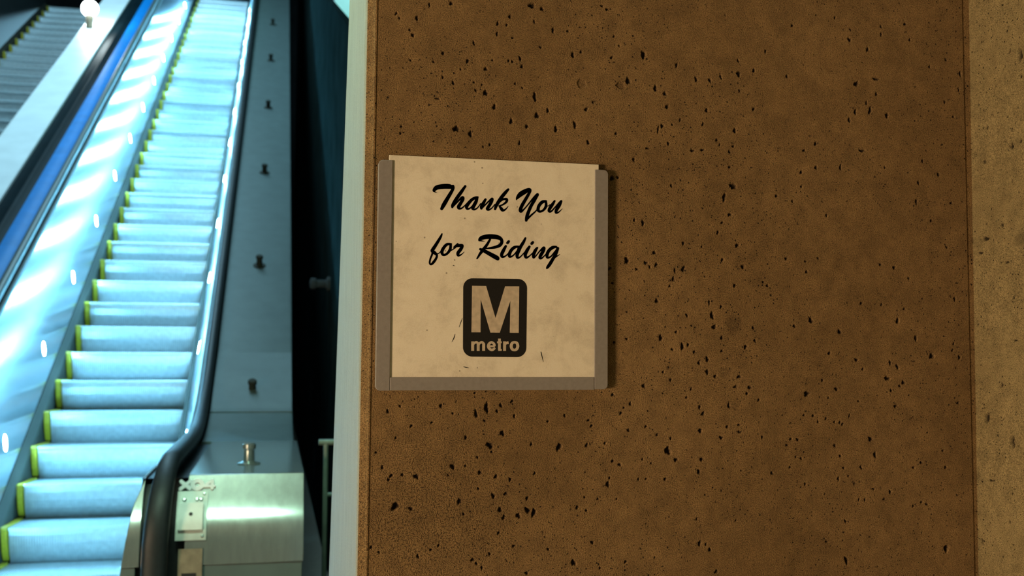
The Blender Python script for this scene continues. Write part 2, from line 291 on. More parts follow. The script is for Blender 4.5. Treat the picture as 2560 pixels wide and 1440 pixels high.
M['white_letter'] = simple('white_plastic', (.86, .88, .86), .35, 0, .5, .03)
M['plate'] = simple('pale_plate', (.55, .60, .55), .4, .2, .5, .08, 40)
M['cover_plate'] = simple('white_cover', (.80, .84, .78), .35, 0, .5, .04, 40)
M['panel_brown'] = simple('brown_plate', (.28, .23, .16), .45, .3, .5, .2, 30)
M['black'] = simple('black_slot', (.008, .008, .008), .6)
M['frame'] = simple('grey_anodised_frame', (.25, .225, .20), .5, .1, .5, .08, 160, .15, 900)
M['ink'] = simple('black_ink', (.009, .008, .007), .5, 0, .4, .3, 400)
M['rail'] = simple('green_grey_pipe', (.20, .26, .21), .5, .3)

# off-white, grimy sheet of the sign
mt, nt, b = new_mat('grimy_sheet')
tc = nd(nt, 'ShaderNodeTexCoord').outputs['Object']
c = ramp(nt, noise(nt, tc, 16, 7, .7, .3), [(.28, (.55, .48, .36)), (.52, (.74, .665, .51)), (.75, (.80, .73, .57))])
c = mixc(nt, .35, c, ramp(nt, noise(nt, tc, 620, 2), [(.3, (.36, .36, .36)), (.7, (.64, .64, .64))]), 'OVERLAY')
sp = nd(nt, 'ShaderNodeTexVoronoi'); sp.inputs['Scale'].default_value = 42; nt.links.new(tc, sp.inputs['Vector'])
mr = nd(nt, 'ShaderNodeMapRange'); mr.inputs['From Min'].default_value = .07; mr.inputs['From Max'].default_value = .04
nt.links.new(sp.outputs['Distance'], mr.inputs['Value'])
c = mixc(nt, mth(nt, 'MULTIPLY', mr.outputs[0], .7), c, (.12, .085, .045))
nt.links.new(c, b.inputs['Base Color']); b.inputs['Roughness'].default_value = .55; b.inputs['Specular IOR Level'].default_value = .3
M['sheet'] = mt
# worn negative lettering of the badge: a slightly browner print of the sheet
M['sheet_worn'] = simple('worn_sheet_print', (.50, .41, .29), .55, 0, .3, .16, 110)

# pale painted end face with vertical trowel marks
mt, nt, b = new_mat('pale_painted_concrete')
tc = nd(nt, 'ShaderNodeTexCoord').outputs['Object']
mp = nd(nt, 'ShaderNodeMapping'); mp.inputs['Scale'].default_value = (1, 36, 2.2); nt.links.new(tc, mp.inputs['Vector'])
f1 = noise(nt, mp.outputs[0], 3.0, 5, .7)
c = ramp(nt, f1, [(.25, (.20, .20, .165)), (.5, (.255, .255, .21)), (.75, (.29, .29, .24))])
mp2 = nd(nt, 'ShaderNodeMapping'); mp2.inputs['Scale'].default_value = (1, 60, 4.0); nt.links.new(tc, mp2.inputs['Vector'])
f2 = noise(nt, mp2.outputs[0], 3.6, 3, .6)
mr = nd(nt, 'ShaderNodeMapRange'); mr.inputs['From Min'].default_value = .345; mr.inputs['From Max'].default_value = .30
nt.links.new(f2, mr.inputs['Value'])
c = mixc(nt, mth(nt, 'MULTIPLY', mr.outputs[0], .8), c, (.13, .13, .09))
c = mixc(nt, .4, c, ramp(nt, noise(nt, tc, 500, 2), [(.3, (.3, .3, .3)), (.7, (.7, .7, .7))]), 'OVERLAY')
nt.links.new(c, b.inputs['Base Color']); b.inputs['Roughness'].default_value = .8
bp = nd(nt, 'ShaderNodeBump'); bp.inputs['Strength'].default_value = .5; bp.inputs['Distance'].default_value = .001
nt.links.new(mth(nt, 'SUBTRACT', f1, mr.outputs[0]), bp.inputs['Height']); nt.links.new(bp.outputs[0], b.inputs['Normal'])
M['pale'] = mt

# ------------------------------------------------------------- the setting
def pits(txt): return [tuple(int(v) for v in e.split(',')) for e in txt.split()]

def pitted_grid(u0, u1, v0, v1, step, plist, seed):
    """height field (depth into the wall) and pit mask on a u-v grid, metres"""
    nu, nv = int((u1-u0)/step)+1, int((v1-v0)/step)+1
    u = np.linspace(u0, u1, nu); v = np.linspace(v0, v1, nv)
    dep = np.zeros((nv, nu), np.float32); msk = np.zeros((nv, nu), np.float32)
    rng = np.random.default_rng(seed)
    for (pu, pv, ru, rv) in plist:
        cu, cv = pu/1e3, pv/1e3; shallow = ru < 0
        ru, rv = abs(ru)/1e4+.0002, rv/1e4+.0002
        R = max(ru, rv)*1.7
        i0, i1 = np.searchsorted(u, cu-R), np.searchsorted(u, cu+R)
        j0, j1 = np.searchsorted(v, cv-R), np.searchsorted(v, cv+R)
        if i1 <= i0 or j1 <= j0: continue
        U, V = np.meshgrid(u[i0:i1], v[j0:j1])
        sk = rng.uniform(-.18, .18)
        a = (U-cu + sk*(V-cv))/ru; b_ = (V-cv)/rv
        th = np.arctan2(b_, a); ph = rng.uniform(0, 6.28, 3)
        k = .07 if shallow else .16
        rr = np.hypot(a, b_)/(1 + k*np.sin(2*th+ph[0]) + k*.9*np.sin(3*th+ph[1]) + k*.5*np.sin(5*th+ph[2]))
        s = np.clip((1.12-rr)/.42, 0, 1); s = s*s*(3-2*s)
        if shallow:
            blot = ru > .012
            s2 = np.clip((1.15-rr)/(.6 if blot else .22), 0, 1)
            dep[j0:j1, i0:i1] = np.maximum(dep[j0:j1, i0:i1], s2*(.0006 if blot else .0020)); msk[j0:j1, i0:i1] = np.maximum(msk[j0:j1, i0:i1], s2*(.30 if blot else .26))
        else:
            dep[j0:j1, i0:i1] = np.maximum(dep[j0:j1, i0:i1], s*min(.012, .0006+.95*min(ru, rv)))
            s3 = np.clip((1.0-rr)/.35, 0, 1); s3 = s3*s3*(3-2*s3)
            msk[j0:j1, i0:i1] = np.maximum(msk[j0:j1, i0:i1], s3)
    return u, v, dep, msk

def grid_mesh(name, co, nu, nv, msk, extra_v, extra_f, extra_m, flip):
    n = nu*nv
    idx = np.arange(n, dtype=np.int32).reshape(nv, nu)
    q = np.stack([idx[:-1, :-1], idx[:-1, 1:], idx[1:, 1:], idx[1:, :-1]], -1).reshape(-1, 4)
    if flip: q = q[:, ::-1]
    me = bpy.data.meshes.new(name)
    nf = len(q)
    ev = np.array(extra_v, np.float32).reshape(-1, 3)
    lt = [len(f) for f in extra_f]
    me.vertices.add(n+len(ev))
    me.vertices.foreach_set('co', np.concatenate([co.reshape(-1, 3), ev]).astype(np.float32).ravel())
    loops = np.concatenate([q.ravel(), np.array([i+n for f in extra_f for i in f], np.int32)])
    me.loops.add(len(loops)); me.loops.foreach_set('vertex_index', loops.astype(np.int32))
    tot = np.concatenate([np.full(nf, 4, np.int32), np.array(lt, np.int32)])
    st = np.concatenate([[0], np.cumsum(tot)[:-1]]).astype(np.int32)
    me.polygons.add(len(tot)); me.polygons.foreach_set('loop_start', st); me.polygons.foreach_set('loop_total', tot)
    me.polygons.foreach_set('material_index', np.concatenate([np.zeros(nf, np.int32), np.array(extra_m, np.int32)]))
    me.polygons.foreach_set('use_smooth', np.concatenate([np.ones(nf, bool), np.zeros(len(lt), bool)]))
    me.update(calc_edges=True)
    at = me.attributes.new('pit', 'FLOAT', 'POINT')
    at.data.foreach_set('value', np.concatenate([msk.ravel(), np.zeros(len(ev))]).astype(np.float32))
    return me

# sign wall: front face carries the air holes; pale end face and ridged chamfer at its left end
GZ0, GZ1, GX1 = -.47, .69, 1.197
def lean(z): return .0045*z
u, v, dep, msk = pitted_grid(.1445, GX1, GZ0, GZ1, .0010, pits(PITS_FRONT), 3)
U, V = np.meshgrid(u, v)
Xg = U + (.0045*V)*np.clip((GX1-U)/1.05, 0, 1)
co = np.stack([Xg, 1.62+dep, V+H], -1)
ev, ef, em = [], [], []
def quad(a, b_, c_, d, mi=0):
    k = len(ev); ev.extend([a, b_, c_, d]); ef.append((k, k+1, k+2, k+3)); em.append(mi)
Z0, Z1 = -H, 1.95
def P(x, y, z): return (x + lean(z)*max(0, min(1, (GX1-x)/1.05)), y, z+H)
quad(P(.1445, 1.62, Z0), P(GX1, 1.62, Z0), P(GX1, 1.62, GZ0), P(.1445, 1.62, GZ0))
quad(P(.1445, 1.62, GZ1), P(GX1, 1.62, GZ1), P(GX1, 1.62, Z1), P(.1445, 1.62, Z1))
quad(P(GX1, 1.62, Z0), P(GX1+.003, 1.6222, Z0), P(GX1+.003, 1.6222, Z1), P(GX1, 1.62, Z1))
quad(P(GX1+.003, 1.6222, Z0), P(GX1+.016, 1.6212, Z0), P(GX1+.016, 1.6212, Z1), P(GX1+.003, 1.6222, Z1))
# chamfer with a rounded ridge where it meets the front
prof = [(.1445, 1.6200), (.1425, 1.6185), (.1402, 1.6188), (.1388, 1.6205), (.1360, 1.6222), (.1325, 1.6240), (.1300, 1.6252), (.1282, 1.6262), (.1268, 1.6282), (.1258, 1.6320), (.1252, 1.640)]
zs = list(np.linspace(Z0, Z1, 60))
for i in range(len(prof)-1):
    (xa, ya), (xb, yb) = prof[i], prof[i+1]
    for j in range(len(zs)-1):
        quad(P(xb, yb, zs[j]), P(xa, ya, zs[j]), P(xa, ya, zs[j+1]), P(xb, yb, zs[j+1]), 0 if i < 7 else 1)
def far(z): return 2.243 - .29*z if z < .7 else 2.04
for j in range(len(zs)-1):
    a, b_ = zs[j], zs[j+1]
    quad(P(.1252, far(a), a), P(.1252, 1.640, a), P(.1252, 1.640, b_), P(.1252, far(b_), b_), 1)
    quad((1.9, 2.62, a+H), P(.1252, far(a), a), P(.1252, far(b_), b_), (1.9, 2.62, b_+H), 1)
quad((1.9, 1.6212, Z0+H), (1.9, 2.62, Z0+H), (1.9, 2.62, Z1+H), (1.9, 1.6212, Z1+H))
quad(P(GX1+.016, 1.6212, Z0), (1.9, 1.6212, Z0+H), (1.9, 1.6212, Z1+H), P(GX1+.016, 1.6212, Z1))
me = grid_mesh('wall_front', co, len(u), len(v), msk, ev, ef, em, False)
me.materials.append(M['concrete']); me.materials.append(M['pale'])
o = link('wall_front', me, None); tag(o, kind='structure')

# right-hand wall coming back towards the viewer, separated by an open joint
XR = 1.2085
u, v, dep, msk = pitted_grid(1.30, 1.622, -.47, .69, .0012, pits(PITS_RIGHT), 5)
U, V = np.meshgrid(u, v)
co = np.stack([XR+dep + .006*V, U, V+H], -1)
ev, ef, em = [], [], []
def R(y, z): return (XR + .006*z, y, z+H)
quad(R(-2.6, Z0), R(1.30, Z0), R(1.30, Z1), R(-2.6, Z1))
quad(R(1.30, Z0), R(1.622, Z0), R(1.622, -.47), R(1.30, -.47))
quad(R(1.30, .69), R(1.622, .69), R(1.622, Z1), R(1.30, Z1))
quad(R(1.622, Z0), (XR+.3, 1.622, 0), (XR+.3, 1.622, Z1+H), R(1.622, Z1))
quad((XR+.3, -2.6, 0), R(-2.6, Z0), R(-2.6, Z1), (XR+.3, -2.6, Z1+H))
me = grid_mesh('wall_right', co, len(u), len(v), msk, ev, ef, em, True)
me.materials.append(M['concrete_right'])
o = link('wall_right', me, None); tag(o, kind='structure')

f = part('floor', MB().box(-7.5, 3.5, -3.0, 26, -H-.2, -H), M['floor'], smooth=None); tag(f, kind='structure')
f = part('ceiling', MB().box(-7.5, 2.2, -3.0, 4.0, 1.95, 2.1), M['ceil'], smooth=None); tag(f, kind='structure')
f = part('wall_left', MB().box(-6.2, -6.0, 3.0, 26, -H, 12), M['dark_concrete'], smooth=None); tag(f, kind='structure')
f = part('wall_back', MB().box(-6.2, 3.5, 25.6, 25.8, -H, 15), M['dark_concrete'], smooth=None); tag(f, kind='structure')
# dark shaft wall with a raking top edge, tie holes in it, and the taller lit wall behind
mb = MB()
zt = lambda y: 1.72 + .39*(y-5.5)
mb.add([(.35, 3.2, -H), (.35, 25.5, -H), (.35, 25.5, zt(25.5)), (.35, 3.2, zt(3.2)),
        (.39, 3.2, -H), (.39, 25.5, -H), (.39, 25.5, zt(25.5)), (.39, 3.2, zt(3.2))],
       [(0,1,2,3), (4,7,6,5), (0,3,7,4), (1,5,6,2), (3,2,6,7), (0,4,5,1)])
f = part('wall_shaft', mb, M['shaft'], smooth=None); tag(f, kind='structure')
f = part('wall_upper', MB().box(.63, 2.6, 13.0, 13.2, -H, 9), M['white'], smooth=None); tag(f, kind='structure')
area('upper_hall_light', (1.5, 9.5, 4.6), (1.1, 13, 4.2), .8, .8, 62, (.26, 1.0, .72))

# ----------------------------------------------------------------- sign
def parse(txt): return [[tuple(float(v)/1e4 for v in p.split(',')) for p in s.split()] for s in txt.split('|')]
def spline(pts, n=7):
    out = []; Q = [pts[0]] + pts + [pts[-1]]
    for i in range(1, len(Q)-2):
        for k in range(n):
            t = k/n
            out.append(tuple(.5*((2*b) + (c-a)*t + (2*a-5*b+4*c-d)*t*t + (3*b-a-3*c+d)*t**3) for a, b, c, d in zip(Q[i-1], Q[i], Q[i+1], Q[i+2])))
    out.append(pts[-1]); return out
def ribbon(mb, pts, y, cap=True, k=1.0):
    S = spline(pts) if len(pts) > 2 else pts
    L, Rr = [], []
    for i, (x, z, wd) in enumerate(S):
        a, b_ = S[max(i-1, 0)], S[min(i+1, len(S)-1)]
        tx, tz = b_[0]-a[0], b_[1]-a[1]; l = math.hypot(tx, tz) or 1
        nx, nz = -tz/l, tx/l; h = max(wd, .0002)*k/2
        L.append((x+nx*h, y, z+nz*h)); Rr.append((x-nx*h, y, z-nz*h))
    n = len(S)
    mb.add(L+Rr, [(i, i+1, n+i+1, n+i) for i in range(n-1)])
    if cap:
        for (x, z, wd) in S:
            h = max(wd, .0002)*k/2*.98; m_ = 14
            mb.add([(x+h*math.cos(6.2832*j/m_), y, z+h*math.sin(6.2832*j/m_)) for j in range(m_)], [tuple(range(m_))])
def face_front(o):   # all faces look towards the viewer (-Y)
    import bmesh
    bm = bmesh.new(); bm.from_mesh(o.data)
    for f_ in bm.faces:
        f_.normal_update()
        if f_.normal.y > 0: f_.normal_flip()
    bm.to_mesh(o.data); bm.free()

sorg = (.336, 1.62, H-.0605)
sign = empty('wall_sign', sorg, 'weathered white sign reading Thank You for Riding in grey frame on brown concrete wall', 'sign')
YF = 1.6078
# sheet: slides in from above, its top edge stands proud of the side rails
part('sign_sheet', MB().box(.1659, .5079, 1.6105, 1.6135, -.0560, .3061), M['sheet'], sign, None, .0006, 2, sorg)
def rail_loop(x0, x1, z0, z1, r, corners):
    pts = []
    for (cx, cz, a0, key) in ((x1-r, z1-r, 0, 'tr'), (x0+r, z1-r, 90, 'tl'), (x0+r, z0+r, 180, 'bl'), (x1-r, z0+r, 270, 'br')):
        if key in corners:
            pts += [(cx+r*math.cos(math.radians(a0+90*k/8)), cz+r*math.sin(math.radians(a0+90*k/8))) for k in range(9)]
        else:
            pts.append({'tr': (x1, z1), 'tl': (x0, z1), 'bl': (x0, z0), 'br': (x1, z0)}[key])
    return pts
def rail(x0, x1, z0, z1, corners, shift):
    lp = rail_loop(x0, x1, z0, z1, .0075, corners)
    mb = MB(); mb.loft([[(x+shift*(z-z0), YF, z) for x, z in lp], [(x+shift*(z-z0), 1.62, z) for x, z in lp]])
    return part('frame_rail', mb, M['frame'], sign, None, .0007, 2, sorg)
rail(.1489, .1708, -.0608, .2975, ('tl', 'bl'), .0012)
rail(.5000, .5222, -.0598, .2972, ('tr', 'br'), .0030)
rail(.1712, .4994, -.0604, -.0402, (), 0)
YL = 1.61025
for nm, txt in (('Thank You', LINE_ONE), ('for Riding', LINE_TWO)):
    mb = MB()
    for s in parse(txt): ribbon(mb, s, YL)
    o = part("lettering", mb, M["ink"], sign, None, 0, 2, sorg, False); face_front(o)
    o['label'] = 'black brush script words ' + nm
mb = MB()
c4 = [(.3882, .1161), (.2846, .1154), (.2850, -.0079), (.3871, -.0086)]   # tr tl bl br
pts = []
for i in range(4):
    p = Vector(c4[i]); a = Vector(c4[i-1]); b_ = Vector(c4[(i+1) % 4]); r = .0150
    ua, ub = (a-p).normalized(), (b_-p).normalized(); ctr = p + ua*r + ub*r
    for k in range(13):
        t = math.radians(90*k/12)
        q = ctr - ub*(r*math.cos(t)) - ua*(r*math.sin(t))
        pts.append(q)
mb.add([(q.x, YL, q.y) for q in pts], [tuple(range(len(pts)))])
badge = part('logo_badge', mb, M['ink'], sign, None, 0, 2, sorg, False, 'black rounded square badge with letter M'); face_front(badge)
mb = MB()
Mp = parse(BIG_M)[0]
mb.add([(p[0], YL-.0002, p[1]) for p in Mp], [(0, 12, 11, 10), (0, 10, 9, 1), (1, 9, 8, 2), (2, 8, 7, 3), (3, 7, 6, 4), (4, 6, 5)])
# split the glyph into convex pieces
mb.f = [(0, 12, 11, 10), (0, 10, 1), (1, 10, 9, 2), (2, 9, 8), (2, 8, 7, 3), (3, 7, 4), (4, 7, 6, 5)]
o = part('letter_mark', mb, M['sheet_worn'], badge, None, 0, 2, sorg, False); face_front(o)
mb = MB()
for i, s in enumerate(parse(WORDMARK)): ribbon(mb, s, YL-.0002-.00004*i, False)
o = part('wordmark', mb, M['sheet_worn'], badge, None, 0, 2, sorg, False, 'word metro in pale letters'); face_front(o)
for s in parse(SCRATCHES):
    mb = MB(); ribbon(mb, s, YL, False)
    o = part('scratch_mark', mb, M['ink'], sign, None, 0, 2, sorg, False); face_front(o)

# ------------------------------------------------------------- escalators
Y0, BL = 5.97, .55
def g(y):
    t = (y-(Y0-BL))/(2*BL)
    if t <= 0: return T*Y0
    if t >= 1: return T*y
    return T*Y0 + T*BL*t*t
YTOP = 19.5
def runs(ya, yb=YTOP):
    ys = [ya]
    y = math.floor(ya/.14)*.14
    while y < Y0+BL+.1:
        y += .14
        if y > ya+.02: ys.append(y)
    while ys[-1] < yb-1.2: ys.append(ys[-1]+1.0)
    ys.append(yb); return ys
def sweep(mb, prof, ya, yb=YTOP, closed=True):
    mb.loft([[(x, y, g(y)-d) for x, d in prof] for y in runs(ya, yb)], closed, closed); return mb

XL, XRs = -1.53, -.625
PITCH, YK = .349, 6.19
def step_mesh(xl, xr):
    """ribbed tread and curved ribbed riser; origin = nosing, local x is world x"""
    prof = [(.40, -.012), (.0, 0.0), (-.004, -.004), (-.004, -.016), (.020, -.022), (.020, -.05), (.028, -.10), (.045, -.15), (.058, -.175), (.080, -.215)]
    n = 61; vs = []; fs = []; mx = []
    xa, xb = xl+.044, xr
    for i in range(n):
        for k in (0, 1):
            for h in (0, 1):
                x = xa + (xb-xa)*(i+.5*k+.02*h)/n if k == 0 else xa + (xb-xa)*(i+.52+.46*h)/n
                off = 0.0 if k == 0 else .015
                x = xa + (xb-xa)*(i + (0.02, .50, .54, .98)[2*k+h])/n
                mx.append((x, off))
    m_ = len(prof)
    for x, off in mx:
        for j, (y, z) in enumerate(prof):
            if j < 2: vs.append((x, y, z-off))
            elif j < 4: vs.append((x, y+off, z-off*.5))
            else: vs.append((x, y+off, z))
    for i in range(len(mx)-1):
        for j in range(m_-1):
            a = i*m_+j; fs.append((a, a+1, a+m_+1, a+m_))
    me = bpy.data.meshes.new('step'); me.from_pydata(vs, [], fs); me.update(); me.materials.append(M['alu'])
    ye = bpy.data.meshes.new('yellow_edge'); mb = MB()
    p2 = [(.40, -.004), (0, .004), (-.010, .001), (-.010, -.016), (-.002, -.022), (.010, -.08), (.040, -.15), (.066, -.19), (.075, -.20), (.09, -.20), (.09, -.03), (.40, -.03)]
    mb.loft([[(xl+.004, y, z) for y, z in p2], [(xl+.036, y, z) for y, z in p2]])
    ye.from_pydata(mb.v, [], mb.f); fix_normals(ye); ye.update(); ye.materials.append(M['yellow'])
    return me, ye

def handrail_path(xe, sgn, d=3.845, dd=0.0):
    # (point, width factor); the rail swings inwards and looks wider where it turns down
    d += dd; zf = T*Y0 - d; X = lambda a: xe + sgn*a
    pts = []
    for y in reversed(runs(4.10)):
        t = min(1, max(0, (y-4.6)/1.6)); t = t*t*(3-2*t)
        pts.append(((X(.2565-.024*t), y, g(y)-d), .83-.10*t))
    r = .27
    for k in range(1, 9):
        a = math.radians(90*k/8)
        pts.append(((X(.2565-.030*k/8), 4.10-r*math.sin(a), zf-r+r*math.cos(a)), .83+.27*k/8))
    for z_ in (-.75, -.85, -1.0): pts.append(((X(.2265-.004*(-.66-z_)/.3), 4.10-r, z_-dd), 1.12))
    r2 = .2
    for k in range(1, 7):
        a = math.radians(90*k/6)
        pts.append(((X(.223), 3.83+r2*(1-math.cos(a)), -1.0-dd-r2*math.sin(a)), 1.12))
    return pts
HR = [(-.036, -.012), (-.040, .004), (-.036, .018), (-.024, .026), (0, .029), (.024, .026), (.036, .018), (.040, .004), (.036, -.012), (.022, -.018), (-.022, -.018)]
def handrail(mb, path):
    P_ = [Vector(p) for p, w_ in path]; rings = []
    for i, p in enumerate(P_):
        t = (P_[max(i-1, 0)] - P_[min(i+1, len(P_)-1)]); t.x = 0; t.normalize()     # pointing up the run
        nrm = Vector((0, -t.z, t.y))
        rings.append([p + Vector((a*path[i][1], 0, 0)) + nrm*b_ for a, b_ in HR])
    return mb.loft(rings)

# newel face: sloping at the top, bulging, then plumb
NZ = [-.455, -.47, -.50, -.53, -.56, -.59, -.62, -.65, -.68, -.71, -.735, -.757, -.80, -.85]
NE = [30, 31, 32, 33, 33, 30, 24, 18, 13, 9, 6, 4, 2, 0]
NY = [4.0]
for i in range(1, len(NZ)): NY.append(NY[-1] - (NZ[i-1]-NZ[i])*math.tan(math.radians((NE[i]+NE[i-1])/2)))
def newel_y(z): return float(np.interp(-z, [-a for a in NZ], NY))
def newel(mb, xl_, xr_, z0, z1, back=5.40, inset=0.0):
    zz = [a for a in NZ if z1 >= a >= z0] 
    if z0 < NZ[-1]: zz.append(z0)
    prof = []
    if z1 > -.46: prof = [(back, -.453), (4.03, -.453), (4.008, -.4545)] + [(newel_y(z)+inset, z) for z in zz[0:]]
    else: prof = [(back, z1)] + [(newel_y(z)+inset, z) for z in zz]
    prof.append((back, z0))
    mb.loft([[(xl_(z), y, z) for y, z in prof], [(xr_(z), y, z) for y, z in prof]])
    return mb

def escalator(name, dx, wide, label, lit, k0, k1, dd=0.0):
    xl, xr = XL+dx-wide, XRs+dx
    org = ((xl+xr)/2, 6.0, 0.0)
    root = empty(name, org, label, 'escalator')
    inv = lambda n_, mb, mat, sm=.6, bv=0, lab=None, par=None: part(n_, mb, mat, par or root, sm, bv, 2, org, True, lab)
    # steps
    sm, ye = step_mesh(xl, xr)
    for k in range(k0, k1):
        y = YK + PITCH*k
        s = bpy.data.objects.new('step', sm); col.objects.link(s); s.parent = root
        s.location = (-org[0], y-org[1], T*y-4.8-dd+H-org[2])
        e = bpy.data.objects.new('yellow_edge', ye); col.objects.link(e); e.parent = s
        if k == k0: e['label'] = 'yellow painted edge of the step'
    for sgn, xe in ((-1, xl), (1, xr)):
        ya = 4.3
        X = lambda a: xe + sgn*a
        inv('skirt_brush', sweep(MB(), [(X(.002), 5.20+dd), (X(.006), 4.88+dd), (X(-.004), 4.845+dd), (X(-.002), 4.80+dd), (X(.034), 4.75+dd), (X(.05), 4.76+dd), (X(.05), 5.20+dd)], ya), M['brush'], .4)
        inv('balustrade_panel', sweep(MB(), [(X(.034), 4.772+dd), (X(.184), 3.905+dd), (X(.20), 3.905+dd), (X(.20), 4.2+dd), (X(.05), 4.772+dd)], ya), M['steel_up'], .3, 0, 'brushed steel side panel')
        inv('trim_strip', sweep(MB(), [(X(.178), 3.906+dd), (X(.184), 3.888+dd), (X(.204), 3.888+dd), (X(.206), 3.94+dd), (X(.20), 3.95+dd)], ya), M['steel_dim'], .3)
        inv('handrail_track', sweep(MB(), [(X(.212), 3.93+dd), (X(.212), 3.862+dd), (X(.26), 3.862+dd), (X(.26), 3.93+dd)], 4.15), M['rubber'], .3)
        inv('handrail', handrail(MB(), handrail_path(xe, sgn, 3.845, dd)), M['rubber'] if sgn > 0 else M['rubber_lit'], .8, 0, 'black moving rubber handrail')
        if lit:
            # oval lamps let into the side panel
            d = 4.55; t = (4.772-d)/.867
            xx = X(.034+.15*t)
            tl = Vector((sgn*.15, 0, .867)).normalized(); sl = Vector((0, 1, T)).normalized()
            nr = Vector((-sgn*.867, 0, -.15)).normalized()
            for k in range(-1, 14):
                y = 5.90 + 1.0*k*.9955 + (.0 if sgn < 0 else .03)
                if y > 18.6: break
                c_ = Vector((xx, y, g(y)-d-dd))
                nrm = Vector((-sgn*.985, 0, .17)).normalized()
                m_ = 20; ring = []; ring2 = []; ring3 = []; ring4 = []
                for j in range(m_):
                    a = 2*math.pi*j/m_
                    off = tl*(0.046*math.sin(a)) + sl*(.038*math.cos(a))
                    ring.append(c_+off*1.32-nrm*.002); ring2.append(c_+off*1.28+nrm*.0015); ring3.append(c_+off*1.04+nrm*.0015); ring4.append(c_+off*1.0+nrm*.0006)
                b_ = inv('side_lamp', MB().loft([ring, ring2, ring3, ring4], False), M['steel'], .4, 0, 'oval lamp in the side panel' if k == -1 else None)
                L2_ = MB(); L2_.loft([[p-nrm*.002 for p in ring4], [p+nrm*.0004 for p in ring4]])
                inv('lens', L2_, M['led'], .4, 0, None, b_)
    return root, org, inv, xl, xr

esc, org, inv, xl, xr = escalator('escalator', 0, 0, 'brightly lit blue-white escalator with ribbed steps and row of side lamps', True, -1, 39)
# right-hand deck with studs
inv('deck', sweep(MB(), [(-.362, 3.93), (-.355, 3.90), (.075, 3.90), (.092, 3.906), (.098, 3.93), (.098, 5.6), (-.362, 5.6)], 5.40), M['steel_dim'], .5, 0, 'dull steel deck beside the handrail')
inv('deck_joint', sweep(MB(), [(-.355, 3.91), (-.355, 3.893), (.090, 3.893), (.090, 3.91)], 6.05, 6.09), M['steel_dim'], None)
sl = Vector((0, 1, T)).normalized(); nn = Vector((0, -T, 1)).normalized()
stud_y = [4.32, 6.31, 7.83, 9.51, 11.21, 12.90, 14.58, 16.26]
for i, y in enumerate(stud_y):
    b_ = Vector((-.135 if i else -.100, y, g(y)-3.90 if i else -.453)); ax = nn if i else Vector((0, 0, 1))
    s = MB().lathe(b_, ax, [(.045, 0), (.045, .006), (.022, .012), (.020, .055), (.026, .062), (.026, .078), (.020, .084)], 20)
    inv('deck_stud', s, M['steel'] if i == 0 else M['brush'], .5, 0, 'steel stud standing on the newel top' if i == 0 else None)
# newel
xl_f = lambda z: float(np.interp(-z, [.45, .55, .79, 1.45], [-.447, -.487, -.52, -.56]))
mb = newel(MB(), lambda z: -.305, lambda z: .108, -.757, -.45)
mb = newel(mb, xl_f, lambda z: -.455, -.757, -.45)
nw = inv('newel', mb, M['steel'], .35, .004, 'satin steel newel end with rounded face')
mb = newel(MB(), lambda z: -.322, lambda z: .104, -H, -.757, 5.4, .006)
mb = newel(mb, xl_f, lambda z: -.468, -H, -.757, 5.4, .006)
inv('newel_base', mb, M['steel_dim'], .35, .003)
mb = newel(MB(), lambda z: -.47, lambda z: -.30, -H, -.45, 5.4, .045)
mb.v = [(x, y, z - .012 if z > -.5 else z) for x, y, z in mb.v]
inv('newel_slot', mb, M['rubber'], .35, 0, 'black recess the handrail runs in')
# raised unit number
def face_pt(x, z, out):
    y = newel_y(z); s_ = math.tan(math.radians(float(np.interp(-z, [-a for a in NZ], NE))))
    n_ = Vector((0, -1, s_)).normalized(); p = Vector((x, y, z)) + n_*out
    return p
def stroke3(mb, pts, r):
    mb.tube([face_pt(x, z, .005) for x, z in pts], r, 12, .8)
    for x, z in (pts[0], pts[-1]):
        p = face_pt(x, z, .005)
        mb.lathe(p - Vector((0, r*.98, 0)), (0, 1, 0), [(r*math.sin(math.radians(a))+1e-5, r*(1-math.cos(math.radians(a)))*.98) for a in (0, 30, 60, 90, 120, 150, 180)], 12)
zc = -.491; hh = .0125
def capsule(x0, z0, x1, z1, wd):
    a0 = math.atan2(z1-z0, x1-x0); r = wd/2
    return [(x1+r*math.cos(a0+math.radians(t)), z1+r*math.sin(a0+math.radians(t))) for t in range(-90, 91, 15)] + \
           [(x0+r*math.cos(a0+math.radians(t)), z0+r*math.sin(a0+math.radians(t))) for t in range(90, 271, 15)]
mb = MB()
for i, q in enumerate([(-.330, zc-hh, -.298, zc+hh, .0130), (-.330, zc+hh, -.298, zc-hh, .0130), (-.220, zc-hh, -.220, zc+hh, .0115), (-.221, zc+hh, -.247, zc-.004, .0095), (-.247, zc-.006, -.212, zc-.006, .0095)]):
    lp_ = capsule(*q); o_ = .006 + .0005*i
    mb.loft([[face_pt(x, z, -.001) for x, z in lp_], [face_pt(x, z, o_) for x, z in lp_]])
rg = lambda a, b_, o_: [face_pt(-.272+a*math.cos(math.radians(t)), zc+b_*math.sin(math.radians(t)), o_) for t in range(0, 360, 12)]
mb.loft([rg(.0245, .0205, -.001), rg(.0245, .0205, .0075), rg(.0085, .0065, .0075), rg(.0085, .0065, -.001)], False)
inv('unit_number', mb, M['white_letter'], .4, .0012, 'raised white characters X04', nw)
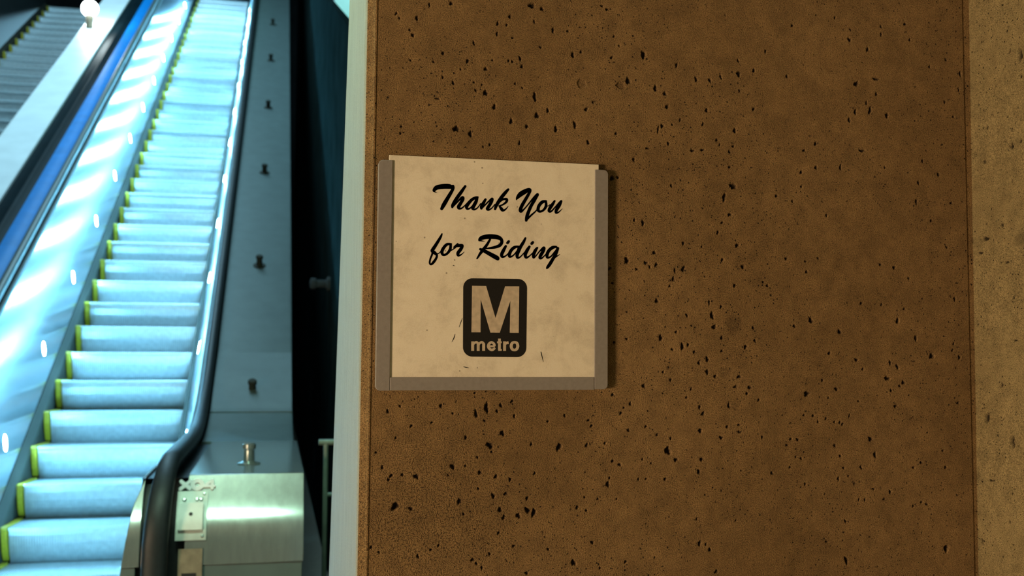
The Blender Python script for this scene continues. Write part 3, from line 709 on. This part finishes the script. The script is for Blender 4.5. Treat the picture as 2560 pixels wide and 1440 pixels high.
# switch plate
def on_face(x0, x1, z0, z1, t0, t1, n=6):
    zz = [z0+(z1-z0)*k/n for k in range(n+1)]; mb = MB()
    ring = lambda t: [face_pt(x0, z, t) for z in zz] + [face_pt(x1, z, t) for z in reversed(zz)]
    a, b_ = ring(t0), ring(t1); k = len(zz)
    mb.loft([a, b_], False)
    base = len(mb.v); mb.add(b_, [(i, i+1, 2*k-2-i, 2*k-1-i) for i in range(k-1)])
    return mb
pl = inv('switch_plate', on_face(-.338, -.233, -.672, -.512, -.002, .006), M['plate'], .35, 0, 'pale switch plate under the number', nw)
inv('switch_cover', on_face(-.330, -.246, -.640, -.556, .006, .022), M['cover_plate'], .35, .002, 'white hinged switch cover', nw)
for x, z, r_ in ((-.314, -.540, .007), (-.270, -.540, .007), (-.256, -.540, .007), (-.246, -.522, .005), (-.246, -.660, .005)):
    inv('screw', MB().lathe(face_pt(x, z, .004), (0, -1, .5), [(r_, 0), (r_, .007), (r_*.6, .010)], 12), M['steel'], .6, 0, None, nw)
inv('key_hole', MB().lathe(face_pt(-.287, -.592, .018), (0, -1, .45), [(.0065, 0), (.0065, .0055), (.003, .006)], 14), M['black'], .6, 0, None, nw)
lb = inv('lower_plate', on_face(-.325, -.243, -.84, -.70, -.001, .006), M['panel_brown'], .35, 0, 'brownish lower plate', nw)
inv('slot', on_face(-.312, -.262, -.83, -.782, .006, .008), M['black'], .35, 0, None, nw)
# median between the two escalators
inv('median_base', sweep(MB(), [(-1.795, 3.95), (-2.47, 3.95), (-2.47, 5.6), (-1.80, 5.6)], 4.6), M['steel_dim'], .4)
inv('blue_strip', sweep(MB(), [(-1.80, 3.96), (-1.803, 3.905), (-1.835, 3.885), (-1.89, 3.880), (-1.945, 3.890), (-1.955, 3.96)], 4.6), M['blue'], .6, 0, 'deck strip with blue reflection put into its colour')
inv('dark_cover', sweep(MB(), [(-1.955, 3.96), (-1.955, 3.915), (-2.005, 3.905), (-2.018, 3.896), (-2.036, 3.896), (-2.049, 3.905), (-2.13, 3.915), (-2.13, 3.96)], 4.6), M['cover'], .6, 0, 'dark cover strip with raised ridge')
inv('white_panel', sweep(MB(), [(-2.13, 3.96), (-2.133, 3.893), (-2.14, 3.888), (-2.465, 3.888), (-2.478, 3.90), (-2.478, 4.2), (-2.46, 4.2)], 4.6), M['white'], .4, 0, 'white enamel deck panel')

e2, org2, inv2, xl2, xr2 = escalator('escalator', -2.16, .40, 'dim unlit escalator with yellow step edges beyond the white median panel', False, 4, 39, .36)

# ------------------------------------------------------------- lamps and rails
lo = (-.62, 1.92, H+1.95)
lamp = empty('ceiling_light', lo, 'fluorescent tube fitting on the ceiling above the escalator landing', 'ceiling light')
part('housing', MB().box(-1.30, .04, 1.86, 1.98, 1.84, 1.95), M['lamp_white'], lamp, None, .006, 2, lo)
part('tube', MB().tube([(-1.26, 1.92, 1.79), (-.6, 1.92, 1.79), (.02, 1.92, 1.79)], .026, 16), M['tube'], lamp, .8, 0, 2, lo)
mb = MB()
for x in (-1.27, .025): mb.box(x-.012, x+.012, 1.895, 1.945, 1.76, 1.85)
part('lamp_holder', mb, M['lamp_white'], lamp, None, 0, 2, lo)

ly = 13.75; lz = T*ly-3.888
lp = inv('lamp_post', MB().tube([(-2.38, ly, lz-.004), (-2.38, ly, lz+.16)], .045, 14), M['panel_brown'], .8, 0, 'short yellowish lamp post on the white panel')
inv('lamp_globe', MB().lathe((-2.38, ly, lz+.15), (0, 0, 1), [(.10*math.sin(math.radians(a))+1e-4, .10*(1-math.cos(math.radians(a)))) for a in range(0, 181, 15)], 24), M['globe'], 3.0, 0, 'bright white globe lamp', lp)

lo = (.216, 4.6, 0)
rl = empty('guard_rail', lo, 'slim metal guard rail standing behind the pale wall end', 'railing')
for nm, pth in (('top_bar', [(.185, 4.6, -.395), (.60, 4.6, -.395)]), ('middle_bar', [(.216, 4.6, -.620), (.60, 4.6, -.620)])):
    part(nm, MB().tube(pth, .013 if nm == 'top_bar' else .009, 12), M['rail'], rl, .8, 0, 2, lo)
for x in (.216,):
    part('post', MB().tube([(x, 4.6, -H), (x, 4.6, -.395)], .011, 12), M['rail'], rl, .8, 0, 2, lo)

kb = part('protruding_bolt', MB().lathe((.352, 7.25, .46), (-1, 0, 0), [(.05, 0), (.05, .02), (.028, .03), (.028, .09), (.04, .10), (.04, .13), (.02, .14)], 20), M['dark_concrete'], None, .5)
tag(kb, 'small round grey bolt on the dark shaft wall beside the pale wall end', 'wall fixture')
